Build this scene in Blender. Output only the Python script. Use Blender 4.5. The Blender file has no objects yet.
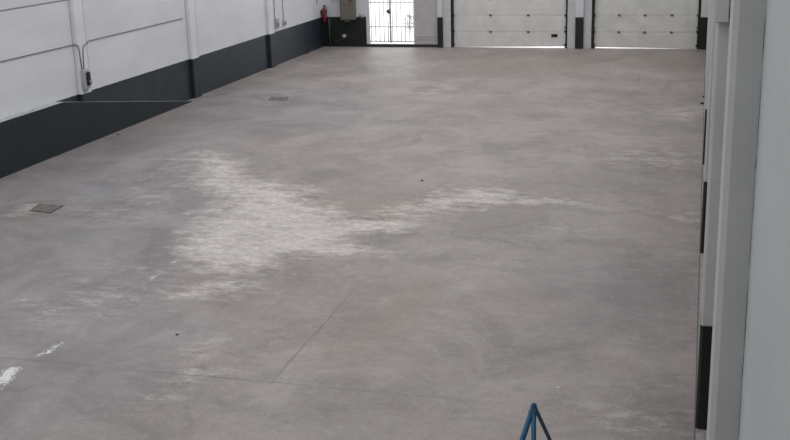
import bpy, bmesh, math, random
import numpy as np
from mathutils import Vector, Matrix

sc = bpy.context.scene
COL = sc.collection

# ---------------------------------------------------------------- camera
cam_d = bpy.data.cameras.new('camera')
cam = bpy.data.objects.new('camera', cam_d); COL.objects.link(cam)
cam_d.sensor_width = 36.0
cam_d.lens = 1112.73 / 790 * 36.0
cam_d.clip_start = 0.02
CAM_H = 4.384
r = Vector((0.9646521, 0.26222929, -0.02611772))
u = Vector((-0.04776595, 0.27145546, 0.96126497))
w = Vector((-0.25916163, 0.92603873, -0.27438571))
m = Matrix((r, u, -w)).transposed().to_4x4()
m.translation = Vector((0, 0, CAM_H))
cam.matrix_world = m
sc.camera = cam

# ---------------------------------------------------------------- view, sky, lights
sc.view_settings.view_transform = 'Standard'
sc.view_settings.look = 'None'
sc.view_settings.gamma = 1.0
sc.view_settings.use_curve_mapping = False
sc.view_settings.exposure = 0.0

W = bpy.data.worlds.new('overcast_sky'); sc.world = W; W.use_nodes = True
bg = W.node_tree.nodes['Background']
bg.inputs['Color'].default_value = (0.97, 0.985, 1.0, 1)
bg.inputs['Strength'].default_value = 2.8

BAY = 5.0
L = 33.98                    # far wall
XL = -11.72                  # left wall
XLP = -11.63                 # left pilaster face
XR = 0.115                   # right pilaster face
XW = 0.20                    # right wall
Y0 = -2.0                    # wall behind the camera
ZC = 7.0
DARK = 0.94                  # height of the dark painted band
SHIFT = .20                  # the left piers stand a little further on than the right ones
PW = .38                     # and are this wide
SKY_W = 1.5
SKY_X0, SKY_X1 = -10.6, -0.9
sky_ys = [L - 2.5 - BAY * k for k in range(7)]
SKY_POWER = [215, 190, 180, 172, 165, 165, 165]
for k, y in enumerate(sky_ys):          # daylight through the diffusing rooflights, one per bay
    ld = bpy.data.lights.new('rooflight_daylight', 'AREA')
    ld.shape = 'RECTANGLE'; ld.size = SKY_X1 - SKY_X0; ld.size_y = SKY_W
    ld.energy = SKY_POWER[k]; ld.color = (0.99, 0.99, 1.0)
    lo = bpy.data.objects.new('rooflight_daylight', ld); COL.objects.link(lo)
    lo.location = ((SKY_X0 + SKY_X1) / 2, y, ZC - 0.03)

# ---------------------------------------------------------------- helpers
def box(bm, x0, x1, y0, y1, z0, z1, bev=0.0):
    res = bmesh.ops.create_cube(bm, size=1.0)
    vs = res['verts']
    for v in vs:
        v.co = Vector((x0 + (v.co.x + .5) * (x1 - x0), y0 + (v.co.y + .5) * (y1 - y0), z0 + (v.co.z + .5) * (z1 - z0)))
    if bev > 0:
        es = list({e for v in vs for e in v.link_edges})
        bmesh.ops.bevel(bm, geom=es, offset=bev, segments=2, affect='EDGES', profile=0.5)

def tube(bm, pts, rad, n=10, cap=True):
    pts = [Vector(p) for p in pts]
    rings = []
    prev = None
    for i, p in enumerate(pts):
        if i == 0: t = pts[1] - pts[0]
        elif i == len(pts) - 1: t = pts[-1] - pts[-2]
        else: t = (pts[i + 1] - p).normalized() + (p - pts[i - 1]).normalized()
        t.normalize()
        a = prev if prev is not None else (Vector((0, 0, 1)) if abs(t.z) < .9 else Vector((1, 0, 0)))
        a = (a - t * a.dot(t)).normalized(); prev = a
        b = t.cross(a)
        rr = rad[i] if isinstance(rad, (list, tuple)) else rad
        rings.append([bm.verts.new(p + (a * math.cos(2 * math.pi * k / n) + b * math.sin(2 * math.pi * k / n)) * rr) for k in range(n)])
    for i in range(len(rings) - 1):
        for k in range(n):
            bm.faces.new((rings[i][k], rings[i][(k + 1) % n], rings[i + 1][(k + 1) % n], rings[i + 1][k]))
    if cap:
        bm.faces.new(rings[0]); bm.faces.new(list(reversed(rings[-1])))

def lathe(bm, prof, origin, axis='Z', n=20):
    """prof: list of (radius, height) along the axis"""
    o = Vector(origin); rings = []
    for rr, h in prof:
        ring = []
        for k in range(n):
            a = 2 * math.pi * k / n
            c, s = math.cos(a) * max(rr, 1e-4), math.sin(a) * max(rr, 1e-4)
            if axis == 'Z': v = Vector((c, s, h))
            elif axis == 'Y': v = Vector((c, h, s))
            else: v = Vector((h, c, s))
            ring.append(bm.verts.new(o + v))
        rings.append(ring)
    for i in range(len(rings) - 1):
        for k in range(n):
            bm.faces.new((rings[i][k], rings[i][(k + 1) % n], rings[i + 1][(k + 1) % n], rings[i + 1][k]))
    bm.faces.new(rings[0]); bm.faces.new(list(reversed(rings[-1])))

def prism(bm, poly, axis, a0, a1):
    """extrude a 2-D polygon along an axis; poly coords are the two other axes in order"""
    def v(p, a):
        if axis == 'X': return Vector((a, p[0], p[1]))
        if axis == 'Y': return Vector((p[0], a, p[1]))
        return Vector((p[0], p[1], a))
    A = [bm.verts.new(v(p, a0)) for p in poly]; B = [bm.verts.new(v(p, a1)) for p in poly]
    n = len(poly)
    bm.faces.new(A); bm.faces.new(list(reversed(B)))
    for i in range(n):
        bm.faces.new((A[i], B[i], B[(i + 1) % n], A[(i + 1) % n]))

def obj(name, bm, mat, parent=None, smooth=False):
    bmesh.ops.recalc_face_normals(bm, faces=bm.faces[:])
    me = bpy.data.meshes.new(name); bm.to_mesh(me); bm.free()
    me.materials.append(mat)
    if smooth:
        for p in me.polygons: p.use_smooth = True
    o = bpy.data.objects.new(name, me); COL.objects.link(o)
    if parent is not None:
        o.parent = parent
        o.matrix_parent_inverse = Matrix.Translation(-parent.location)
    return o

def thing(name, label, cat, loc=(0, 0, 0), group=None, kind=None):
    o = bpy.data.objects.new(name, None); COL.objects.link(o)
    o.location = loc; o.empty_display_size = 0.1
    if label: o['label'] = label
    if cat: o['category'] = cat
    if group: o['group'] = group
    if kind: o['kind'] = kind
    return o

def tag(o, label, cat, group=None):
    o['label'] = label; o['category'] = cat
    if group: o['group'] = group
    return o

def struct(o, label=None, cat=None):
    o['kind'] = 'structure'
    if label: o['label'] = label
    if cat: o['category'] = cat
    return o

def B(fn, *a, **k):
    bm = bmesh.new(); fn(bm, *a, **k); return bm

# ---------------------------------------------------------------- materials
class NT:
    def __init__(s, name):
        s.m = bpy.data.materials.new(name); s.m.use_nodes = True
        s.t = s.m.node_tree; s.N = s.t.nodes; s.b = s.N['Principled BSDF']
        s.geo = s.N.new('ShaderNodeNewGeometry')
        s.sep = s.N.new('ShaderNodeSeparateXYZ'); s.l(s.geo.outputs['Position'], s.sep.inputs[0])
    def l(s, a, b): s.t.links.new(a, b)
    def noise(s, scale, detail=4, rough=.55, vec=None, dist=0.0):
        n = s.N.new('ShaderNodeTexNoise'); n.inputs['Scale'].default_value = scale
        n.inputs['Detail'].default_value = detail; n.inputs['Roughness'].default_value = rough
        n.inputs['Distortion'].default_value = dist
        s.l(vec if vec is not None else s.geo.outputs['Position'], n.inputs['Vector'])
        return n.outputs['Fac']
    def scaled(s, x, y, z):
        v = s.N.new('ShaderNodeVectorMath'); v.operation = 'MULTIPLY'
        v.inputs[1].default_value = (x, y, z); s.l(s.geo.outputs['Position'], v.inputs[0]); return v.outputs[0]
    def math(s, op, a, b=None, c=None, clamp=False):
        n = s.N.new('ShaderNodeMath'); n.operation = op; n.use_clamp = clamp
        for i, v in enumerate((a, b, c)):
            if v is None: continue
            if isinstance(v, (int, float)): n.inputs[i].default_value = v
            else: s.l(v, n.inputs[i])
        return n.outputs[0]
    def ramp(s, f, a, b, smooth=True):
        n = s.N.new('ShaderNodeMapRange'); n.interpolation_type = 'SMOOTHSTEP' if smooth else 'LINEAR'
        n.inputs['From Min'].default_value = a; n.inputs['From Max'].default_value = b
        s.l(f, n.inputs['Value']); return n.outputs['Result']
    def mix(s, f, a, b, mode='MIX'):
        n = s.N.new('ShaderNodeMix'); n.data_type = 'RGBA'; n.blend_type = mode; n.clamp_factor = True
        if isinstance(f, (int, float)): n.inputs[0].default_value = f
        else: s.l(f, n.inputs[0])
        for i, v in ((6, a), (7, b)):
            if isinstance(v, (tuple, list)): n.inputs[i].default_value = (*v[:3], 1)
            else: s.l(v, n.inputs[i])
        return n.outputs[2]
    def bump(s, h, strength, dist=.01):
        n = s.N.new('ShaderNodeBump'); n.inputs['Strength'].default_value = strength
        n.inputs['Distance'].default_value = dist; s.l(h, n.inputs['Height']); s.l(n.outputs[0], s.b.inputs['Normal'])

def simple(name, col, rough=.55, metal=0.0, var=.12, scale=9.0):
    n = NT(name)
    f = n.noise(scale, 5)
    c2 = tuple(c * (1 - var) for c in col); c1 = tuple(min(1, c * (1 + var)) for c in col)
    n.l(n.mix(n.ramp(f, .35, .65), c2, c1), n.b.inputs['Base Color'])
    n.b.inputs['Roughness'].default_value = rough; n.b.inputs['Metallic'].default_value = metal
    return n.m

WHITE = (0.76, 0.775, 0.82)
PAINT_DARK = (0.0135, 0.0225, 0.032)

def painted_wall(name, white, dark, joints=(), band=True, gloss=.45, piers=False, seam=False):
    """white painted precast wall with a dark band along the foot, scuffed"""
    n = NT(name)
    v = n.scaled(.35, .35, 1.0)
    big = n.noise(1.3, 5, .6, v); fine = n.noise(14, 4)
    c = n.mix(n.ramp(big, .3, .7), tuple(x * .93 for x in white), tuple(min(1, x * 1.04) for x in white))
    c = n.mix(n.math('MULTIPLY', n.ramp(fine, .5, .75), .15), c, tuple(x * .8 for x in white))
    z = n.sep.outputs['Z']
    for jz in joints:                          # recessed joint between two panels
        d = n.math('ABSOLUTE', n.math('SUBTRACT', z, jz))
        k = n.ramp(d, .010, .020)
        c = n.mix(k, tuple(x * .35 for x in white), c)
    if piers:                                  # open joints where the wall panels meet the piers
        yy = n.math('MODULO', n.math('SUBTRACT', L + 50.0, n.sep.outputs['Y']), BAY)
        for at, hw_ in ((BAY - SHIFT + .016, .010), (BAY - SHIFT - PW - .018, .007)):
            d = n.math('ABSOLUTE', n.math('SUBTRACT', yy, at))
            c = n.mix(n.math('MULTIPLY', n.ramp(d, hw_ * 1.7, hw_), .6), c, tuple(x * .35 for x in white))
    if seam:                                   # casting seam down the far edge of each pier
        yy = n.math('MODULO', n.math('SUBTRACT', L + 50.0, n.sep.outputs['Y']), BAY)
        d = n.math('ABSOLUTE', n.math('SUBTRACT', yy, BAY - SHIFT - PW + .045))
        c = n.mix(n.math('MULTIPLY', n.ramp(d, .030, .012), .45), c, tuple(x * .4 for x in white))
    if band:
        wob = n.math('MULTIPLY', n.math('SUBTRACT', n.noise(6, 2), .5), .012)
        k = n.math('LESS_THAN', n.math('ADD', z, wob), DARK)
        dk = n.mix(n.ramp(n.noise(2.2, 6, .6), .35, .75), dark, tuple(x * 1.5 + .004 for x in dark))
        sc_ = n.ramp(n.noise(5, 6, .7, n.scaled(.6, .6, 3)), .66, .8)
        low = n.ramp(z, .25, .0)
        dk = n.mix(n.math('MULTIPLY', n.math('MULTIPLY', sc_, low), .5), dk, (.16, .15, .145))
        c = n.mix(k, c, dk)
    n.l(c, n.b.inputs['Base Color'])
    n.b.inputs['Roughness'].default_value = gloss
    n.bump(n.noise(30, 3), .12, .004)
    return n.m

M = {}
M['wall_left'] = painted_wall('white_wall_paint', WHITE, PAINT_DARK, joints=(2.76, 3.61, 4.46), piers=True)
M['pier_left'] = painted_wall('white_pier_paint', tuple(x * 1.05 for x in WHITE), PAINT_DARK, seam=True)
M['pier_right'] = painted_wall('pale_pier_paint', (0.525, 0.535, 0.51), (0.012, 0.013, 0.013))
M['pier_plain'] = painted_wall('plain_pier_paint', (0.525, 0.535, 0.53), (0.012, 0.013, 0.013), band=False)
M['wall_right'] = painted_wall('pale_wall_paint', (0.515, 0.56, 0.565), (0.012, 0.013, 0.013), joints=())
M['wall_back'] = painted_wall('far_wall_paint', (0.66, 0.67, 0.69), (0.007, 0.010, 0.010), joints=(2.4,))
M['jamb'] = simple('jamb_sheet_paint', (0.56, 0.575, 0.59), .5, var=.05)
M['ramp_paint'] = simple('dark_ramp_paint', (0.0095, 0.0175, 0.0225), .55, var=.2, scale=3)
M['ledge'] = simple('bare_concrete_ledge', (0.48, 0.485, 0.48), .8, var=.15, scale=8)
M['ceiling'] = simple('roof_sheet', (0.5, 0.5, 0.5), .7, var=.05)
M['panel'] = simple('door_panel_paint', (0.72, 0.71, 0.69), .5, var=.05, scale=2.5)
M['panel2'] = simple('stained_door_panel_paint', (0.70, 0.69, 0.65), .5, var=.07, scale=2.0)
M['steel_grey'] = simple('grey_metal_sheet', (0.50, 0.49, 0.48), .5, var=.06, scale=3)
M['black'] = simple('black_steel', (0.012, 0.012, 0.012), .5, var=.3)
M['dark_steel'] = simple('dark_threshold', (0.03, 0.03, 0.03), .6, var=.3)
M['hinge'] = simple('zinc_hinge', (0.14, 0.14, 0.14), .5, .4)
M['white_steel'] = simple('white_gate_paint', (0.7, 0.7, 0.7), .45, var=.04)
M['bar_steel'] = simple('grey_gate_bars', (0.5, 0.5, 0.5), .45, .0, var=.08)
M['grey_plastic'] = simple('grey_plastic', (0.40, 0.41, 0.41), .45, var=.08)
M['pale_plastic'] = simple('pale_plastic', (0.42, 0.43, 0.42), .4, var=.06)
M['beige'] = simple('beige_enamel', (0.165, 0.155, 0.125), .5, var=.08, scale=4)
M['red'] = simple('red_enamel', (0.14, 0.007, 0.013), .35, var=.15)
M['blue'] = simple('blue_enamel', (0.004, 0.085, 0.19), .35, var=.2, scale=20)
M['blue_shaded'] = simple('shaded_blue_enamel', (0.010, 0.028, 0.05), .45, var=.3, scale=15)  # darker copy of the blue: shade on the rear leg put into the colour
M['cable'] = simple('grey_cable', (0.20, 0.20, 0.22), .6, var=.1)
M['conduit'] = simple('pale_conduit', (0.55, 0.56, 0.58), .5, var=.08)
M['green_dark'] = simple('dark_green_pipe', (0.025, 0.032, 0.022), .5, var=.2)
M['rust'] = simple('rusty_cover', (0.17, 0.152, 0.135), .75, var=.3, scale=14)
M['stone'] = simple('dark_debris', (0.03, 0.028, 0.025), .9, var=.3, scale=40)
M['crack'] = simple('dark_crack', (0.05, 0.05, 0.05), .9, var=.3)
M['rubber'] = simple('black_rubber', (0.015, 0.015, 0.015), .8)
M['outdoor'] = simple('pale_yard_concrete', (0.62, 0.61, 0.60), .9, var=.06, scale=1.0)
M['plant'] = simple('grey_green_leaf', (0.42, 0.43, 0.42), .7, var=.2)

# ---------------------------------------------------------------- floor
STAINS = [
 ('pale',1.00,0.25,[(-8.78, 18.56), (-8.19, 18.07), (-7.34, 17.05), (-6.62, 16.46), (-5.93, 16.31), (-5.75, 16.08), (-5.93, 15.74), (-5.35, 15.48), (-4.83, 14.94), (-4.34, 14.97), (-4.12, 15.57), (-3.77, 15.4), (-4.03, 14.4), (-4.31, 13.86), (-4.07, 13.18), (-4.53, 13.01), (-5.05, 12.74), (-5.27, 12.37), (-5.46, 12.17), (-6.04, 12.47), (-6.34, 12.58), (-6.92, 13.49), (-7.18, 14.15), (-7.24, 15.1), (-7.36, 16.01), (-7.95, 16.45), (-8.47, 17.09)]),
 ('pale',0.75,0.20,[(-5.52, 12.32), (-5.3, 12.36), (-5.09, 11.78), (-5.17, 11.4), (-5.49, 11.13), (-5.8, 11.14), (-5.71, 11.59), (-5.56, 11.92)]),
 ('pale',0.85,0.20,[(-4.28, 16.08), (-3.89, 16.58), (-3.27, 16.69), (-2.62, 16.6), (-2.03, 16.34), (-1.99, 16.0), (-2.67, 15.94), (-3.23, 15.72), (-3.62, 15.43), (-3.96, 15.54), (-4.28, 15.72)]),
 ('pale',0.50,0.20,[(-2.02, 16.28), (-1.36, 16.22), (-0.77, 16.03), (-1.33, 15.88), (-1.98, 15.94)]),
 ('pale',0.90,0.10,[(-2.84, 16.51), (-2.45, 16.51), (-2.11, 16.26), (-2.11, 16.03), (-2.46, 16.09), (-2.79, 16.21)]),
 ('pale',0.45,0.30,[(-6.38, 26.29), (-6.03, 27.58), (-5.66, 26.67), (-5.94, 25.46), (-6.46, 24.84), (-6.6, 25.67)]),
 ('pale',0.45,0.40,[(-1.35, 24.4), (0.01, 24.32), (0.02, 22.54), (-0.76, 22.86)]),
 ('pale',0.40,0.50,[(-1.96, 19.83), (-1.04, 20.84), (0.01, 20.12), (0.03, 18.43), (-0.93, 18.79)]),
 ('pale',0.60,0.20,[(-0.31, 15.78), (0.04, 16.17), (0.04, 15.43), (-0.19, 15.39)]),
 ('pale',0.50,0.40,[(-9.32, 18.74), (-8.8, 18.82), (-7.74, 17.66), (-7.82, 16.75), (-8.74, 16.75)]),
 ('pale',0.50,0.30,[(-9.52, 16.34), (-9.0, 16.71), (-8.47, 15.96), (-8.15, 15.06), (-8.8, 15.13), (-8.79, 15.77)]),
 ('pale',0.40,0.30,[(-10.36, 14.38), (-9.88, 14.59), (-9.29, 14.57), (-9.19, 14.24), (-9.62, 14.05), (-10.15, 14.07)]),
 ('pale',0.60,0.25,[(-5.06, 9.83), (-4.91, 10.0), (-4.68, 9.77), (-4.55, 9.27), (-4.57, 8.91), (-4.65, 8.6), (-4.77, 9.1)]),
 ('pale',0.35,0.30,[(-9.68, 14.98), (-8.72, 14.84), (-7.22, 14.53), (-7.57, 13.93), (-9.22, 14.23)]),
 ('pale',0.35,0.50,[(-7.54, 12.19), (-6.3, 12.42), (-5.64, 11.45), (-5.92, 10.71), (-7.13, 10.81)]),
 ('pale',0.42,0.45,[(-1.1, 9.35), (-0.57, 9.42), (0.05, 9.34), (0.05, 8.95), (-0.53, 8.94), (-0.98, 9.08)]),
 ('pale',0.45,0.25,[(-2.83, 14.42), (-1.79, 14.9), (-1.23, 14.71), (-1.98, 14.28)]),
 ('pale',0.40,0.20,[(-5.15, 12.31), (-4.27, 12.24), (-4.04, 12.13), (-4.64, 12.17)]),
 ('pale',0.45,0.40,[(-7.61, 10.72), (-6.84, 11.22), (-6.47, 12.06), (-6.66, 13.34), (-5.94, 11.4), (-6.21, 10.33), (-6.82, 9.9)]),
 ('pale',0.55,0.20,[(-9.48, 14.65), (-9.93, 14.82), (-10.27, 14.52), (-10.29, 14.28), (-10.15, 14.07), (-9.68, 14.15)]),
 ('brown',0.50,0.30,[(-0.79, 16.49), (-0.08, 16.85), (-0.02, 14.92), (-0.5, 14.93)]),
 ('brown',0.60,0.25,[(-6.24, 12.43), (-5.74, 12.4), (-5.35, 11.51), (-5.64, 11.45)]),
 ('white',1.00,0.05,[(-6.6, 8.82), (-6.55, 8.96), (-6.43, 8.96), (-6.36, 8.7), (-6.32, 8.42)]),
 ('white',0.80,0.04,[(-6.48, 9.24), (-6.44, 9.43), (-6.42, 9.6), (-6.36, 9.62), (-6.35, 9.37), (-6.4, 9.2)]),
 ('white',0.80,0.04,[(-6.46, 12.31), (-6.47, 12.52), (-6.41, 12.53), (-6.38, 12.32)]),
 ('white',0.70,0.04,[(-6.44, 11.67), (-6.46, 11.9), (-6.38, 11.88), (-6.36, 11.65)]),
 ('white',0.60,0.04,[(-6.68, 11.22), (-6.7, 11.4), (-6.64, 11.37), (-6.61, 11.19)]),
 ('white',0.80,0.04,[(-1.16, 9.42), (-1.15, 9.61), (-1.12, 9.61), (-1.12, 9.43)]),
 ('white',0.35,0.06,[(-1.0, 12.01), (-0.82, 12.25), (-0.78, 12.06), (-0.91, 11.93)]),
 ('white',0.35,0.15,[(-6.48, 26.74), (-6.13, 27.41), (-5.97, 26.95), (-6.28, 26.3)]),
 ('brown',0.80,0.35,[(-5.19, 15.99), (-4.45, 16.24), (-4.24, 15.91), (-4.25, 15.21), (-4.72, 14.96), (-5.52, 15.51)]),
 ('brown',0.90,0.25,[(-3.49, 11.94), (-3.16, 12.08), (-2.97, 11.56), (-3.14, 11.26), (-3.16, 10.58), (-3.13, 9.82), (-3.28, 9.9), (-3.43, 10.83)]),
 ('brown',0.60,0.60,[(-7.0, 32.04), (-3.1, 32.31), (-2.61, 29.98), (-3.57, 29.18), (-4.45, 28.07), (-5.93, 28.96)]),
 ('brown',0.60,0.60,[(-2.82, 32.33), (-0.06, 32.95), (0.04, 29.5), (-1.59, 30.44)]),
 ('brown',0.50,0.30,[(-2.09, 11.8), (-1.77, 12.0), (-1.64, 11.5), (-1.97, 11.43)]),
 ('brown',0.50,0.30,[(-9.99, 14.1), (-9.44, 14.31), (-9.12, 13.92), (-9.65, 13.72)]),
 ('blue',1.00,1.00,[(-10.94, 16.11), (-11.01, 18.95), (-9.93, 19.58), (-8.67, 17.59), (-7.52, 14.47), (-6.56, 13.12), (-6.14, 11.54), (-5.95, 10.08), (-5.49, 8.83), (-6.19, 8.22), (-10.66, 14.82)]),
 ('blue',0.60,0.80,[(-10.92, 25.2), (-8.67, 25.44), (-7.2, 22.02), (-8.61, 20.76), (-9.55, 20.63)]),
 ('blue',0.40,0.80,[(-6.46, 8.63), (-4.79, 8.52), (-3.71, 8.54), (-3.48, 7.99), (-5.7, 7.5)]),
 ('blue',0.40,0.40,[(-1.53, 12.8), (-0.62, 13.37), (-0.42, 11.8), (-1.24, 11.33)]),
 ('dark',0.60,0.60,[(-12.3, 23.89), (-11.31, 23.73), (-11.36, 26.24), (-10.84, 26.45), (-10.16, 22.83), (-10.46, 19.99), (-10.77, 18.53), (-11.05, 17.22), (-11.66, 19.33)]),
 ('dark',0.50,0.50,[(-1.63, 12.23), (-0.79, 12.4), (-0.39, 11.2), (-1.27, 10.74)]),
 ('dark',0.40,0.60,[(-7.54, 13.28), (-6.11, 12.46), (-5.78, 11.61), (-7.49, 12.37)]),
 ('dark',0.40,0.50,[(-3.04, 15.53), (-1.31, 15.61), (-0.68, 14.43), (-1.66, 13.8), (-2.93, 14.25)]),
 ('dark',0.40,0.60,[(-1.98, 9.12), (0.04, 9.66), (0.06, 8.76), (-1.82, 8.35)]),
 ('dark',0.40,0.50,[(-7.93, 18.1), (-5.66, 18.06), (-4.67, 16.45), (-5.62, 16.3), (-7.39, 17.26)]),
]

def value_noise(x, y, seed):
    xi = np.floor(x).astype(np.int64); yi = np.floor(y).astype(np.int64)
    fx = x - xi; fy = y - yi
    fx = fx * fx * (3 - 2 * fx); fy = fy * fy * (3 - 2 * fy)
    def h(a, b):
        n = (a * 374761393 + b * 668265263 + seed * 1442695041) & 0x7fffffff
        n = ((n ^ (n >> 13)) * 1274126177) & 0x7fffffff
        return ((n ^ (n >> 16)) & 0xffff) / 65535.0
    return (h(xi, yi) * (1 - fx) + h(xi + 1, yi) * fx) * (1 - fy) + (h(xi, yi + 1) * (1 - fx) + h(xi + 1, yi + 1) * fx) * fy

def fbm(x, y, seed, oct=4):
    t = 0; a = .5; s = 0
    for o in range(oct):
        t = t + a * value_noise(x * 2 ** o + 17 * o + 100, y * 2 ** o + 31 * o + 100, seed + o); s += a; a *= .55
    return t / s

def poly_mask(px, py, poly, soft):
    inside = np.zeros(px.shape, bool); d = np.full(px.shape, 1e9)
    n = len(poly)
    for i in range(n):
        (x0, y0), (x1, y1) = poly[i], poly[(i + 1) % n]
        cond = ((y0 > py) != (y1 > py))
        with np.errstate(divide='ignore', invalid='ignore'):
            xs = (x1 - x0) * (py - y0) / (y1 - y0 if y1 != y0 else 1e-9) + x0
        inside ^= cond & (px < xs)
        ex, ey = x1 - x0, y1 - y0
        t = np.clip(((px - x0) * ex + (py - y0) * ey) / (ex * ex + ey * ey + 1e-12), 0, 1)
        d = np.minimum(d, np.hypot(px - x0 - t * ex, py - y0 - t * ey))
    sd = np.where(inside, d, -d)
    return np.clip(.5 + sd / (2 * soft), 0, 1)

def build_floor():
    xs = np.arange(XL, XW + .001, (XW - XL) / 239)
    ys = np.concatenate([np.arange(Y0, 6.5, .5), np.arange(6.5, L + .12, .055)]); ys[-1] = L + .12
    nx, ny = len(xs), len(ys)
    X, Y = np.meshgrid(xs, ys)
    co = np.zeros((nx * ny, 3)); co[:, 0] = X.ravel(); co[:, 1] = Y.ravel()
    idx = np.arange(nx * ny).reshape(ny, nx)
    f = np.stack([idx[:-1, :-1], idx[:-1, 1:], idx[1:, 1:], idx[1:, :-1]], -1).reshape(-1, 4)
    # a skirt below keeps the slab from being paper thin
    me = bpy.data.meshes.new('floor')
    base = len(co)
    corners = np.array([[XL, Y0, -.2], [XW, Y0, -.2], [XW, L + .12, -.2], [XL, L + .12, -.2]])
    verts = np.vstack([co, corners]).tolist()
    faces = f.tolist()
    b0, b1, b2, b3 = base, base + 1, base + 2, base + 3
    faces.append([b3, b2, b1, b0])
    faces.append([b0, b1] + idx[0, ::-1].tolist())
    faces.append([b2, b3] + idx[-1, :].tolist())
    faces.append([b3, b0] + idx[:, 0].tolist())
    faces.append([b1, b2] + idx[::-1, -1].tolist())
    me.from_pydata(verts, [], faces); me.update()
    # marks: dust and rust stains, white dashes, bluish and darker areas of the slab
    px, py = co[:, 0], co[:, 1]
    wx = px + (fbm(px * 1.3, py * 1.3, 3) - .5) * .9 + (fbm(px * 6, py * 6, 5) - .5) * .25
    wy = py + (fbm(px * 1.3, py * 1.3, 11) - .5) * .9 + (fbm(px * 6, py * 6, 7) - .5) * .25
    wx2 = px + (fbm(px * 8, py * 8, 5) - .5) * .12; wy2 = py + (fbm(px * 8, py * 8, 9) - .5) * .12
    ch = {k: np.zeros(len(px)) for k in ('pale', 'white', 'brown', 'blue', 'dark')}
    for c, s, soft, poly in STAINS:
        q = poly_mask(wx2, wy2, poly, soft) if c == 'white' else poly_mask(wx, wy, poly, soft * 1.7 + .05)
        ch[c] = np.maximum(ch[c], q * s)
    n = base + 4
    for nm, (a, b, c) in (('marks', ('pale', 'brown', 'blue')), ('marks_fine', ('white', 'dark', 'dark'))):
        at = me.attributes.new(nm, 'FLOAT_COLOR', 'POINT')
        arr = np.zeros((n, 4), np.float32); arr[:base, 0] = ch[a]; arr[:base, 1] = ch[b]; arr[:base, 2] = ch[c]; arr[:, 3] = 1
        at.data.foreach_set('color', arr.ravel())
    # material
    t = NT('worn_concrete')
    a1 = t.N.new('ShaderNodeAttribute'); a1.attribute_name = 'marks'
    a2 = t.N.new('ShaderNodeAttribute'); a2.attribute_name = 'marks_fine'
    s1 = t.N.new('ShaderNodeSeparateColor'); t.l(a1.outputs['Color'], s1.inputs[0])
    s2 = t.N.new('ShaderNodeSeparateColor'); t.l(a2.outputs['Color'], s2.inputs[0])
    pale, brown, blue = s1.outputs[0], s1.outputs[1], s1.outputs[2]
    white, dark = s2.outputs[0], s2.outputs[1]
    big = t.noise(.45, 6, .6, dist=.4); mid = t.noise(1.8, 8, .68, dist=.3); fine = t.noise(9, 6, .7); grain = t.noise(45, 3, .6)
    streak = t.noise(1.0, 7, .68, t.scaled(1.3, 3.2, 1))
    tiny = t.noise(22, 4, .7, t.scaled(1, 1.6, 1)); mott = t.noise(4.2, 7, .72, t.scaled(1, 1.7, 1), .5)
    C0 = (.285, .246, .236); C1 = (.382, .334, .320)
    c = t.mix(t.ramp(big, .3, .7), C0, C1)
    cl = t.noise(.8, 5, .62, t.scaled(1, .8, 1), .8)
    c = t.mix(t.math('MULTIPLY', t.ramp(cl, .50, .66), .5), c, (.455, .405, .390))
    c = t.mix(t.math('MULTIPLY', t.ramp(cl, .47, .33), .5), c, (.200, .174, .168))
    wm = t.noise(.33, 4, .6)
    c = t.mix(t.math('MULTIPLY', t.ramp(wm, .52, .68), .3), c, (.36, .29, .25))
    c = t.mix(t.math('MULTIPLY', t.ramp(streak, .47, .70), .30), c, (.44, .40, .38))
    c = t.mix(t.math('MULTIPLY', t.ramp(mid, .52, .32), .50), c, (.19, .170, .163))
    c = t.mix(t.math('MULTIPLY', t.ramp(mott, .52, .32), .26), c, (.18, .162, .156))
    c = t.mix(t.math('MULTIPLY', t.ramp(mott, .54, .72), .24), c, (.50, .465, .44))
    c = t.mix(t.math('MULTIPLY', t.ramp(fine, .5, .70), .38), c, (.48, .45, .43))
    c = t.mix(t.math('MULTIPLY', t.ramp(tiny, .50, .28), .42), c, (.14, .13, .125))
    c = t.mix(t.math('MULTIPLY', t.ramp(grain, .5, .25), .16), c, (.15, .14, .135))
    c = t.mix(t.math('MULTIPLY', blue, .68), c, t.mix(t.ramp(cl, .35, .65), (.185, .190, .208), (.30, .305, .328)))
    kd = t.math('MULTIPLY', dark, t.ramp(streak, .2, .6))
    c = t.mix(t.math('MULTIPLY', kd, .5), c, (.165, .150, .145))
    kb = t.math('MULTIPLY', brown, t.ramp(mid, .25, .6))
    c = t.mix(t.math('MULTIPLY', kb, .75), c, (.265, .202, .138))
    # pale laitance breaking up through the noise
    e = t.math('ADD', t.math('MULTIPLY', pale, 1.2), t.math('MULTIPLY', t.math('SUBTRACT', streak, .5), 2.6))
    e = t.math('ADD', e, t.math('MULTIPLY', t.math('SUBTRACT', mott, .5), 2.4))
    e = t.math('ADD', e, t.math('MULTIPLY', t.math('SUBTRACT', tiny, .5), 1.3))
    kp = t.math('MULTIPLY', t.ramp(e, .10, 1.45), t.ramp(pale, .0, .4))
    c = t.mix(t.math('MULTIPLY', kp, .95), c, t.mix(t.ramp(fine, .3, .7), (.52, .475, .445), (.74, .69, .645)))
    ew = t.math('ADD', white, t.math('MULTIPLY', t.math('SUBTRACT', t.noise(30, 4, .7), .5), 2.6))
    c = t.mix(t.math('MULTIPLY', t.ramp(ew, .45, .9), t.ramp(white, .02, .3)), c, (.82, .83, .84))
    # sawn joints of the slab
    X_, Y_ = t.sep.outputs['X'], t.sep.outputs['Y']
    wob = t.math('MULTIPLY', t.math('SUBTRACT', t.noise(1.2, 3), .5), .05)
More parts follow.
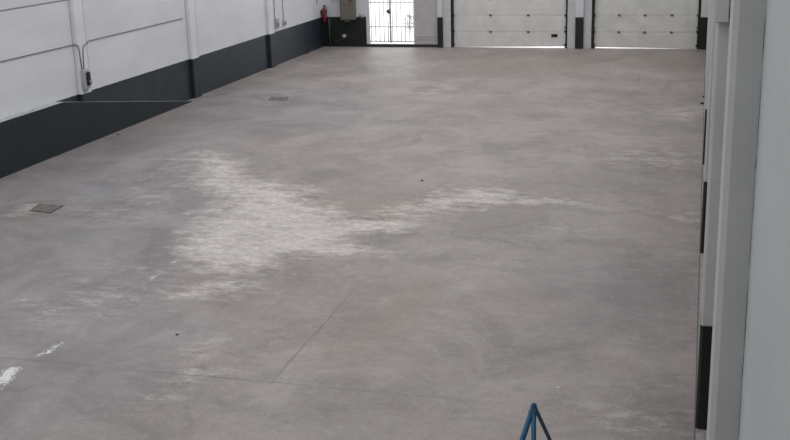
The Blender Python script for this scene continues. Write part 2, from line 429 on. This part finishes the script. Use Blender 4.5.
    def joint(coord, at, half, strength, c, gate=None):
        d = t.math('ABSOLUTE', t.math('ADD', t.math('SUBTRACT', coord, at), wob))
        k = t.math('MULTIPLY', t.ramp(d, half * 1.8, half * .5), strength)
        k = t.math('MULTIPLY', k, t.ramp(mid, .25, .6))
        if gate is not None: k = t.math('MULTIPLY', k, gate)
        return t.mix(k, c, (.10, .095, .09))
    c = joint(Y_, 9.13, .009, .5, c, t.ramp(X_, -1.0, -2.4))
    c = joint(X_, -3.83, .009, .5, c, t.math('MULTIPLY', t.ramp(Y_, 12.6, 11.0), t.ramp(Y_, 9.05, 9.15)))
    c = joint(Y_, 14.15, .012, .30, c)
    # unsealed strip along the right-hand piers: dusty, with a dark joint
    ks = t.ramp(X_, XR - .022, XR - .012)
    c = t.mix(t.math('MULTIPLY', ks, .8), c, t.mix(t.ramp(fine, .3, .65), (.25, .245, .24), (.46, .455, .44)))
    dj = t.math('ABSOLUTE', t.math('SUBTRACT', X_, XR - .022))
    c = t.mix(t.math('MULTIPLY', t.ramp(dj, .010, .004), .8), c, (.06, .057, .055))
    t.l(c, t.b.inputs['Base Color'])
    rg = t.math('ADD', t.math('MULTIPLY', mid, .35), .37)
    rg = t.math('ADD', rg, t.math('MULTIPLY', pale, .15))
    t.l(rg, t.b.inputs['Roughness'])
    t.b.inputs['Specular IOR Level'].default_value = .45
    t.bump(fine, .15, .006)
    me.materials.append(t.m)
    o = bpy.data.objects.new('floor', me); COL.objects.link(o)
    struct(o)
    return o
build_floor()

# ---------------------------------------------------------------- room shell
bm = bmesh.new(); box(bm, XL - .3, XL, Y0, L + .3, 0, ZC)
wl = struct(obj('wall_left', bm, M['wall_left']))
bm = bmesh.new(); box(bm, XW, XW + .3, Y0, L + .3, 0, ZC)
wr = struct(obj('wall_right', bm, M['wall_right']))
bm = bmesh.new(); box(bm, XL, XW, Y0 - .3, Y0, 0, ZC)
struct(obj('wall_front', bm, M['wall_left']))

G0, G1, GZ = -10.28, -7.95, 2.35            # gate opening
D0, D1 = -7.54, -3.95                       # first big door
E0, E1, DZ = -3.235, -0.09, 3.60             # second big door
bm = bmesh.new()
YB = L + .25
for x0, x1, z0, z1 in ((XL, G0, 0, ZC), (G0, G1, GZ, ZC), (G1, D0, 0, ZC), (D0, D1, DZ, ZC), (D1, E0, 0, ZC), (E0, E1, DZ, ZC), (E1, XW, 0, ZC)):
    box(bm, x0, x1, L, YB, z0, z1)
wb = struct(obj('wall_back', bm, M['wall_back']))

# ceiling: roof sheet with a rooflight slot over every bay
bm = bmesh.new()
edges = [Y0 - .3]
for y in sorted(sky_ys): edges += [y - SKY_W / 2, y + SKY_W / 2]
edges.append(L + .3)
for i in range(0, len(edges), 2):
    if edges[i + 1] > edges[i]: box(bm, XL - .3, XW + .3, edges[i], edges[i + 1], ZC, ZC + .2)
for y in sky_ys:
    box(bm, XL - .3, SKY_X0, y - SKY_W / 2, y + SKY_W / 2, ZC, ZC + .2)
    box(bm, SKY_X1, XW + .3, y - SKY_W / 2, y + SKY_W / 2, ZC, ZC + .2)
    box(bm, SKY_X0, SKY_X1, y - SKY_W / 2, y + SKY_W / 2, ZC + .1, ZC + .14)   # diffusing sheet over the slot
struct(obj('ceiling', bm, M['ceiling']))

# pilasters of the two long walls, one every bay
CH = .020
for k in range(1, 7):
    y = L - BAY * k
    bm = bmesh.new()
    yl = y + SHIFT
    prism(bm, [(XL, yl), (XLP - CH, yl), (XLP, yl + CH), (XLP, yl + PW - CH), (XLP - CH, yl + PW), (XL, yl + PW)], 'Z', 0, ZC)
    struct(obj('trim_%d' % (2 * k + 8), bm, M['pier_left']))
    bm = bmesh.new()
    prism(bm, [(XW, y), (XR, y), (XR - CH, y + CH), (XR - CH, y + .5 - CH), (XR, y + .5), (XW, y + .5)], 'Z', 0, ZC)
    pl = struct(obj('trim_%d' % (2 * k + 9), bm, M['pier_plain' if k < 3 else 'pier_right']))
    if k == 6:                                   # filler strip and open crack where the nearest pier meets the wall
        bm = bmesh.new(); box(bm, XW - .024, XW, y - .006, y, 0, ZC)
        obj('filler_strip', bm, M['pier_plain'], pl)
        bm = bmesh.new(); rnd = random.Random(4); z = 1.5
        while z < 5.5:
            h = rnd.uniform(.05, .30); wd = rnd.choice((.0008, .0012, .0022, .003))
            prism(bm, [(XW - .0002, z), (XW - wd, z + h * .3), (XW - wd * .7, z + h * .8), (XW - .0002, z + h)], 'Y', y - .009, y - .0055)
            z += h + rnd.choice((0, 0, .02, .05))
        obj('crack', bm, M['crack'], pl)

# low ramp wall along the foot of the left wall, its top sloping down to the floor
bm = bmesh.new()
XF = -11.53
prof = [(12.0, 0), (23.75, 0), (23.75, .015), (18.33, DARK), (12.0, DARK)]
prism(bm, prof, 'X', XL + .001, XF)
bmr = obj('wall_ramp', bm, M['ramp_paint'])
bmr.data.materials.append(M['ledge'])
for p in bmr.data.polygons:
    if p.normal.z > .3: p.material_index = 1
struct(bmr)

# ---------------------------------------------------------------- far wall: piers, jambs
def slab(name, x0, x1, y0, y1, z0, z1, mat, parent=None, bev=0.0):
    bm = bmesh.new(); box(bm, x0, x1, y0, y1, z0, z1, bev); return obj(name, bm, mat, parent)
struct(slab('trim_4', -3.71, -3.47, L - .10, L, 0, ZC, M['wall_back'], None, .006))
struct(slab('trim_5', -7.95, -7.79, L - .10, L, 0, ZC, M['wall_back'], None, .006))
struct(slab('trim_6', -0.085, XW, L - .06, L, 0, ZC, M['wall_back'], None, .006))
for i, (x0, x1) in enumerate(((-7.79, -7.54), (-3.95, -3.71), (-3.47, -3.235))):
    struct(slab('trim_%d' % (i + 1), x0, x1, L - .035, L + .12, 0, DZ, M['jamb'], None, .004))

# ---------------------------------------------------------------- sectional doors
def ribbed_panel(x0, x1, z0, z1, zl=None):
    """one insulated section: tongue edges and shallow pressed ribs; zl lifts the right end of the bottom edge"""
    bm = bmesh.new(); y = L + .10
    zb = z0 if zl is None else zl
    prism(bm, [(x0, z0), (x1, zb), (x1, z1 + .004), (x0, z1 + .004)], 'Y', y, y + .04)
    n = 3
    for i in range(n):
        a = max(z0, zb) + .03 + (z1 - max(z0, zb) - .06) * i / n; b = a + (z1 - max(z0, zb) - .06) / n - .012
        box(bm, x0 + .02, x1 - .02, y - .003, y + .002, a, b, .0)
    return bm

def sectional_door(name, x0, x1, mat, gapz, hinges, handle):
    d = thing(name, None, None, ((x0 + x1) / 2, L + .12, 0), kind='structure')
    zs = [0, .48, .98, 1.48, 1.98, 2.48, 2.98, 3.61]
    for i in range(len(zs) - 1):
        if i == 0:                                  # bottom section hangs a little out of level
            bm = ribbed_panel(x0, x1, gapz[0], zs[1], gapz[1])
        else: bm = ribbed_panel(x0, x1, zs[i], zs[i + 1])
        p = obj('door_panel', bm, mat, d)
        if i > 0:
            for hx in hinges:
                bm = bmesh.new()
                box(bm, hx - .034, hx + .034, L + .080, L + .099, zs[i] - .028, zs[i] + .028, .003)
                tube(bm, [(hx - .045, L + .083, zs[i]), (hx + .045, L + .083, zs[i])], .011, 8)
                obj('hinge', bm, M['hinge'], p)
    for s, xx in ((-1, x0), (1, x1)):
        a, b = (xx - .068, xx - .018) if s < 0 else (xx + .018, xx + .068)
        bm = bmesh.new()                            # C-shaped track
        box(bm, a, b, L + .055, L + .060, 0, DZ); box(bm, a, a + .005, L - .01, L + .06, 0, DZ); box(bm, b - .005, b, L - .01, L + .06, 0, DZ)
        box(bm, a, b, L - .012, L - .007, 0, DZ)
        obj('track', bm, M['black'], d)
        bm = bmesh.new(); sa, sb_ = (xx - .10, xx + .03) if s < 0 else (xx - .03, xx + .10)
        box(bm, sa, sb_, L + .142, L + .16, 0, DZ); obj('light_seal', bm, M['rubber'], d)  # added strip behind the track, stops daylight leaking past the door edge
        for z in (.10, .50, .62, .98, 1.48, 1.98, 2.48):
            bm = bmesh.new()
            cx = xx + s * .005
            box(bm, cx - .035, cx + .035, L + .02, L + .04, z - .035, z + .035, .004)
            lathe(bm, [(.0, -.012), (.024, -.012), (.026, 0), (.024, .012), (0, .012)], (cx - s * .01, L + .01, z), 'Y', 12)
            obj('roller', bm, M['hinge'] if z == .62 else M['black'], d)
    if handle:
        bm = bmesh.new(); hx0, hx1 = handle
        box(bm, hx0, hx1, L + .080, L + .10, .325, .415, .006)
        h = obj('handle', bm, M['black'], d)
        bm = bmesh.new(); box(bm, hx0 + .03, hx1 - .03, L + .070, L + .081, .355, .385, .004)
        obj('grip', bm, M['rubber'], h)
    return d
sectional_door('door_1', -7.47, -4.02, M['panel'], (.0, .045), (-6.316, -5.153), (-4.45, -4.26))
sectional_door('door_2', -3.16, -.17, M['panel2'], (.032, .0), (-2.436, -1.682, -.907), None)

# ---------------------------------------------------------------- barred gate and grey leaf
g = thing('door_3', None, None, (-9.45, L + .08, 0), kind='structure')
bm = bmesh.new(); yg = L + .06
box(bm, G0, -10.17, yg - .05, yg + .03, .0, GZ, .004)
box(bm, G0, G1, yg - .05, yg + .03, GZ - .06, GZ, .004)
obj('gate_frame', bm, M['white_steel'], g)
bm = bmesh.new(); box(bm, G0, G1, L - .02, L + .16, .0, .085, .006)
obj('threshold', bm, M['dark_steel'], g)
def bar(x, z0, z1, rr=.013): 
    bm = bmesh.new(); tube(bm, [(x, yg, z0), (x, yg, z1)], rr, 8); obj('bar', bm, M['bar_steel'], g, True)
xa, xb, xm = -10.13, -8.74, -9.50
nb = 10
for i in range(11):
    x = xa + (xb - xa) * i / 10
    if abs(x - xm) > .06: bar(x, .14, 2.25)
for z in (.17, .625, 1.385, 2.1):
    slab('rail', -10.16, -8.72, yg - .012, yg + .012, z - .014, z + .014, M['bar_steel'], g)
slab('stile', xm - .03, xm + .03, yg - .018, yg + .018, .13, 2.25, M['bar_steel'], g, .004)
bm = bmesh.new()
lathe(bm, [(0, -.03), (.055, -.03), (.07, -.02), (.07, .02), (.0, .02)], (-9.535, yg - .03, 1.105), 'Y', 20)
lk = obj('lock', bm, M['hinge'], g, True)
bm = bmesh.new(); box(bm, -9.66, -9.53, yg - .075, yg - .058, 1.095, 1.115, .004); obj('handle', bm, M['hinge'], lk)

g2 = thing('door_4', None, None, (-8.33, L + .08, 0), kind='structure')
slab('leaf', -8.72, -7.95, L + .03, L + .07, .085, GZ - .06, M['steel_grey'], g2, .004)
slab('stile', -8.735, -8.70, L + .02, L + .08, .085, GZ - .06, M['white_steel'], g2, .003)
for z in (.26, .34): slab('rail', -8.68, -7.96, L + .012, L + .031, z - .018, z + .018, M['steel_grey'], g2, .003)
slab('kick_strip', -8.69, -7.96, L + .016, L + .031, .090, .18, M['steel_grey'], g2)

# ---------------------------------------------------------------- outdoors beyond the gate
bm = bmesh.new(); box(bm, -40, 20, L + .12, L + 40, -.2, -.002)
struct(obj('ground', bm, M['outdoor']))
def shrub(x, y, h, label):
    t = thing('shrub', label, 'shrub', (x, y, 0))
    rnd = random.Random(int(y * 10)); bm = bmesh.new()
    for i in range(140):
        a = rnd.uniform(0, 6.28); zz = rnd.uniform(.12, 1) * h; rr = rnd.uniform(.03, .3) * math.sin(math.pi * min(.95, zz / h * .8 + .15))
        c = Vector((x + math.cos(a) * rr, y + math.sin(a) * rr, zz)); d = Vector((rnd.uniform(-1, 1), rnd.uniform(-1, 1), rnd.uniform(-.2, 1))).normalized()
        e = d.orthogonal().normalized()
        v = [bm.verts.new(c), bm.verts.new(c + d * .06 + e * .02), bm.verts.new(c + d * .12), bm.verts.new(c + d * .06 - e * .02)]
        bm.faces.new(v)
    obj('foliage', bm, M['plant'], t)
    bm = bmesh.new(); tube(bm, [(x, y, -.002), (x + .02, y, h * .5), (x, y + .02, h * .85)], [.02, .015, .006], 6); obj('stem', bm, M['plant'], t)
shrub(-9.95, L + 4.2, .55, 'small pale shrub in the bright yard seen through the gate bars')

# ---------------------------------------------------------------- left wall fittings
def smooth_path(pts, rad=.12, n=6):
    pts = [Vector(p) for p in pts]; out = [pts[0]]
    for i in range(1, len(pts) - 1):
        a, b, c = pts[i - 1], pts[i], pts[i + 1]
        r1 = min(rad, (a - b).length * .45, (c - b).length * .45)
        p0 = b + (a - b).normalized() * r1; p1 = b + (c - b).normalized() * r1
        for k in range(n + 1):
            t = k / n; out.append(p0 * (1 - t) ** 2 + b * 2 * t * (1 - t) + p1 * t * t)
    out.append(pts[-1]); return out
def pipe(name, pts, rad, mat, label=None, cat=None, group=None, bend=.12, parent=None):
    bm = bmesh.new(); tube(bm, smooth_path(pts, bend), rad, 8)
    o = obj(name, bm, mat, parent, True)
    if label: tag(o, label, cat, group)
    return o

KY = L - 3 * BAY
# socket box on the pier
xb_ = XLP
sb = thing('socket_box', 'pale grey socket box with a dark outlet on the pier above the ramp wall', 'socket box', (xb_, KY + .30, 1.21))
slab('back_box', xb_, xb_ + .075, KY + .20, KY + .40, 1.03, 1.41, M['grey_plastic'], sb, .012)
slab('socket_cover', xb_ + .074, xb_ + .115, KY + .28, KY + .385, 1.10, 1.36, M['black'], sb, .012)
slab('lower_tab', xb_, xb_ + .04, KY + .24, KY + .37, .97, 1.035, M['grey_plastic'], sb, .006)
bm = bmesh.new(); lathe(bm, [(0, 0), (.03, 0), (.03, .03), (.024, .04), (0, .04)], (xb_ + .114, KY + .335, 1.17), 'X', 14); obj('outlet', bm, M['grey_plastic'], sb, True)

pipe('electrical_cable', [(XL + .012, KY - 4.45, 1.915), (XL + .012, KY + .185, 1.905), (XLP + .012, KY + .185, 1.90), (XLP + .012, KY + .22, 1.84), (XLP + .012, KY + .26, 1.41)], .010, M['cable'],
     'thin grey cable along the left wall, nearer the camera than the socket box', 'cable', bend=.3)
pipe('electrical_cable', [(XL + .012, KY + 4.98, 1.915), (XL + .012, KY + .595, 1.91), (XLP + .012, KY + .595, 1.90), (XLP + .012, KY + .37, 1.86), (XLP + .012, KY + .33, 1.41)], .010, M['cable'],
     'thin grey cable along the left wall, running from the socket box towards the gate', 'cable', bend=.3)

def wall_box(name, label, y, z, w_, h_, d_, mat, dark):
    t = thing(name, label, 'switch box', (XL, y, z))
    slab('housing', XL, XL + d_, y - w_ / 2, y + w_ / 2, z - h_ / 2, z + h_ / 2, mat, t, .008)
    slab('switch', XL + d_ - .001, XL + d_ + .02, y - w_ * .28, y + w_ * .28, z - h_ * .30, z + h_ * .10, dark, t, .004)
wall_box('switch_box', 'larger of two grey switch boxes just past the third pier on the left wall', 29.85, 1.17, .20, .27, .08, M['grey_plastic'], M['cable'])
wall_box('switch_box', 'smaller of two grey switch boxes, the one further from the pier', 30.47, 1.12, .14, .14, .07, M['grey_plastic'], M['cable'])
pipe('conduit', [(XL + .015, 29.80, 1.303), (XL + .015, 29.80, 5.5)], .012, M['conduit'], 'thin pale conduit rising from the larger switch box', 'conduit')
pipe('conduit', [(XL + .015, 30.47, 1.189), (XL + .015, 30.47, 5.5)], .012, M['conduit'], 'thin pale conduit rising from the smaller switch box', 'conduit')

# fire extinguisher
ex, ey = XL + .11, 33.80
fe = thing('fire_extinguisher', 'red fire extinguisher hung low on the left wall by the corner', 'fire extinguisher', (ex, ey, .80))
bm = bmesh.new(); lathe(bm, [(0, .80), (.065, .80), (.075, .82), (.075, 1.15), (.06, 1.20), (.028, 1.23), (.025, 1.26), (0, 1.26)], (ex, ey, 0), 'Z', 20); obj('cylinder', bm, M['red'], fe, True)
bm = bmesh.new(); box(bm, ex - .015, ex + .015, ey - .02, ey + .02, 1.258, 1.30, .004); box(bm, ex - .01, ex + .09, ey - .01, ey + .01, 1.30, 1.32, .003); obj('valve', bm, M['black'], fe)
bm = bmesh.new(); tube(bm, smooth_path([(ex + .012, ey, 1.275), (ex + .10, ey - .03, 1.27), (ex + .10, ey - .02, 1.0), (ex + .085, ey - .02, .90)], .05), .011, 8); obj('hose', bm, M['black'], fe, True)
bm = bmesh.new(); box(bm, ex + .070, ex + .079, ey - .035, ey + .035, .92, 1.08, .002); obj('sticker', bm, M['pale_plastic'], fe)
bm = bmesh.new(); box(bm, XL, ex - .074, ey - .03, ey + .03, 1.02, 1.16, .003); obj('wall_bracket', bm, M['black'], fe)
pipe('red_pipe', [(XL + .03, 33.40, 1.42), (XL + .03, 33.40, 5.5)], .012, M['red'], 'thin red pipe running up the left wall above the extinguisher', 'pipe')

pipe('floor_conduit', [(XL + .09, 32.16, .0), (XL + .09, 32.18, .26), (XL + .09, 33.80, .24), (XL + .09, 33.90, .24)], .016, M['black'],
     'dark bent conduit rising from the floor at the foot of the left wall', 'conduit', bend=.1)

# ---------------------------------------------------------------- far corner fittings
cb = thing('electrical_cabinet', 'beige metal cabinet on the far wall left of the gate', 'cabinet', (-10.85, L, .84))
slab('housing', -11.06, -10.59, L - .22, L, .86, 1.85, M['beige'], cb, .012)
slab('cover', -11.03, -10.62, L - .235, L - .218, .90, 1.82, M['beige'], cb, .006)
slab('foot_bracket', -10.95, -10.78, L - .14, L, .795, .862, M['beige'], cb, .005)
bm = bmesh.new(); lathe(bm, [(0, -.03), (.03, -.03), (.035, 0), (0, 0)], (-10.70, L - .234, 1.47), 'Y', 14); obj('knob', bm, M['red'], cb, True)
pipe('vertical_pipe', [(-11.49, L - .06, 0), (-11.49, L - .06, .93)], .045, M['green_dark'], 'dark upright pipe in the far left corner', 'pipe')
pipe('branch_pipe', [(-11.43, L - .07, .16), (-11.17, L - .07, .19), (-11.07, L - .07, .25)], .028, M['green_dark'], 'short dark pipe low in the far corner leading to a white fitting', 'pipe')
pipe('thin_pipe', [(-11.43, L - .03, 1.44), (-11.06, L - .03, 1.44)], .012, M['conduit'], 'short thin pipe entering the side of the beige cabinet', 'pipe')
vf = thing('pipe_fitting', 'small white round fitting low on the dark far wall under the cabinet', 'pipe fitting', (-11.0, L - .07, .33))
bm = bmesh.new(); lathe(bm, [(0, -.07), (.05, -.07), (.06, -.05), (.06, .04), (.05, .068), (0, .068)], (-11.0, L - .07, .34), 'Y', 18); obj('body', bm, M['pale_plastic'], vf, True)
bm = bmesh.new(); lathe(bm, [(0, -.085), (.035, -.085), (.04, -.068), (0, -.068)], (-11.0, L - .07, .34), 'Y', 14); obj('cap', bm, M['grey_plastic'], vf, True)
wf = thing('wall_fitting', 'small round white fitting on the far wall between cabinet and gate', 'wall fitting', (-10.42, L, .98))
bm = bmesh.new(); lathe(bm, [(0, -.08), (.035, -.075), (.06, -.05), (.07, -.015), (.07, 0), (0, 0)], (-10.42, L, .985), 'Y', 18); obj('dome', bm, M['pale_plastic'], wf, True)
bm = bmesh.new(); lathe(bm, [(0, -.015), (.082, -.015), (.085, -.005), (.085, 0), (0, 0)], (-10.42, L, .985), 'Y', 18); obj('rim', bm, M['grey_plastic'], wf, True)

# ---------------------------------------------------------------- right-hand pier box
y5 = L - 5 * BAY
jb = thing('junction_box', 'grey junction box high on the second nearest pier of the right wall', 'junction box', (.14, y5, 3.44))
slab('housing', .078, .183, y5 - .09, y5, 3.44, 3.62, M['pier_right'], jb, .004)
slab('lid', .082, .179, y5 - .098, y5 - .089, 3.445, 3.61, M['pier_right'], jb, .003)
slab('dark_block', .183, .197, y5 - .06, y5 - .02, 3.47, 3.56, M['black'], jb, .003)  # small black block between the box and the wall

# ---------------------------------------------------------------- floor covers and debris
COVER_A = [(-9.785, 14.308), (-9.865, 14.708), (-9.432, 14.662), (-9.409, 14.258)]
COVER_B = [(-9.761, 24.187), (-9.844, 24.594), (-9.455, 24.638), (-9.339, 24.195)]
STONES = [(0.048, 24.813, 0.035, 2, 'dark stone chip on the floor beside the right hand piers, nearer of two'),
    (0.075, 25.716, 0.025, 3, 'dark stone chip on the floor beside the right hand piers, further of two'),
    (-4.313, 17.110, 0.018, 4, 'small dark stone chip alone on the floor beyond the pale stain'),
    (-5.271, 10.068, 0.014, 5, 'small dark stone chip on the floor left of the pale patch nearest the camera'),
    (-11.338, 19.872, 0.020, 6, 'small dark stone chip on the floor at the foot of the ramp wall'),
    ]
def cover(pts, label):
    t = thing('drain_cover', label, 'drain cover', (sum(p[0] for p in pts) / 4, sum(p[1] for p in pts) / 4, 0), 'drain covers')
    bm = bmesh.new(); prism(bm, pts, 'Z', .0, .008); obj('plate', bm, M['rust'], t)
    c = Vector((sum(p[0] for p in pts) / 4, sum(p[1] for p in pts) / 4, 0)); bm = bmesh.new()
    for i in range(4):
        a, b = Vector((*pts[i], 0)), Vector((*pts[(i + 1) % 4], 0))
        d = (b - a).normalized(); nrm = Vector((-d.y, d.x, 0))
        if nrm.dot(c - a) > 0: nrm = -nrm
        q = [a - d * .02, b + d * .02, b + d * .02 + nrm * .012, a - d * .02 + nrm * .012]
        prism(bm, [(v.x, v.y) for v in q], 'Z', 0, .006)
    obj('rim', bm, M['stone'], t)
cover(COVER_A, 'worn square cover in the floor near the left edge of the photo')
cover(COVER_B, 'dark square cover in the floor near the foot of the left wall, further away')
def stone(x, y, s, seed, label):
    bm = bmesh.new(); bmesh.ops.create_icosphere(bm, subdivisions=2, radius=1)
    rnd = random.Random(seed)
    for v in bm.verts:
        k = rnd.uniform(.8, 1.15); v.co = Vector((x + v.co.x * s * k * 1.3, y + v.co.y * s * k, max(0, s * .45 + v.co.z * s * .6 * k)))
    tag(obj('stone_chip', bm, M['stone']), label, 'stone chip')
for q in STONES: stone(*q)

# ---------------------------------------------------------------- blue stand
ax, ay, az = -.785, 5.482, 1.76
st = thing('blue_stand', 'blue tubular steel stand, only its peak showing at the bottom edge', 'stand', (ax, ay, 0))
ap = Vector((ax, ay, az))
feet = [Vector((ax - .50, ay - .02, 0)), Vector((ax + .015, ay - .05, 0)), Vector((ax + .67, ay + .30, 0))]
for i, f_ in enumerate(feet):
    bm = bmesh.new()
    d = (f_ - ap); dn = d.normalized()
    rr = (.0155, .0135, .0105)[i]
    a0 = ap + dn * .004
    tube(bm, [a0, f_ + Vector((0, 0, .015))], rr, 14)
    lg = obj('leg', bm, M['blue'] if i < 2 else M['blue_shaded'], st, True)
    bm = bmesh.new(); lathe(bm, [(0, 0), (.024, 0), (.024, .03), (.018, .045), (0, .045)], f_, 'Z', 14); obj('rubber_foot', bm, M['rubber'], lg, True)
bm = bmesh.new(); bmesh.ops.create_uvsphere(bm, u_segments=16, v_segments=10, radius=.0165)
for v in bm.verts: v.co = v.co + ap + Vector((0, 0, -.004))
obj('apex_weld', bm, M['blue'], st, True)
for a, b in ((0, 1), (1, 2), (0, 2)):
    p0 = ap.lerp(feet[a], .72); p1 = ap.lerp(feet[b], .72)
    bm = bmesh.new(); tube(bm, [p0, p1], .009, 10); obj('brace', bm, M['blue'], st, True)
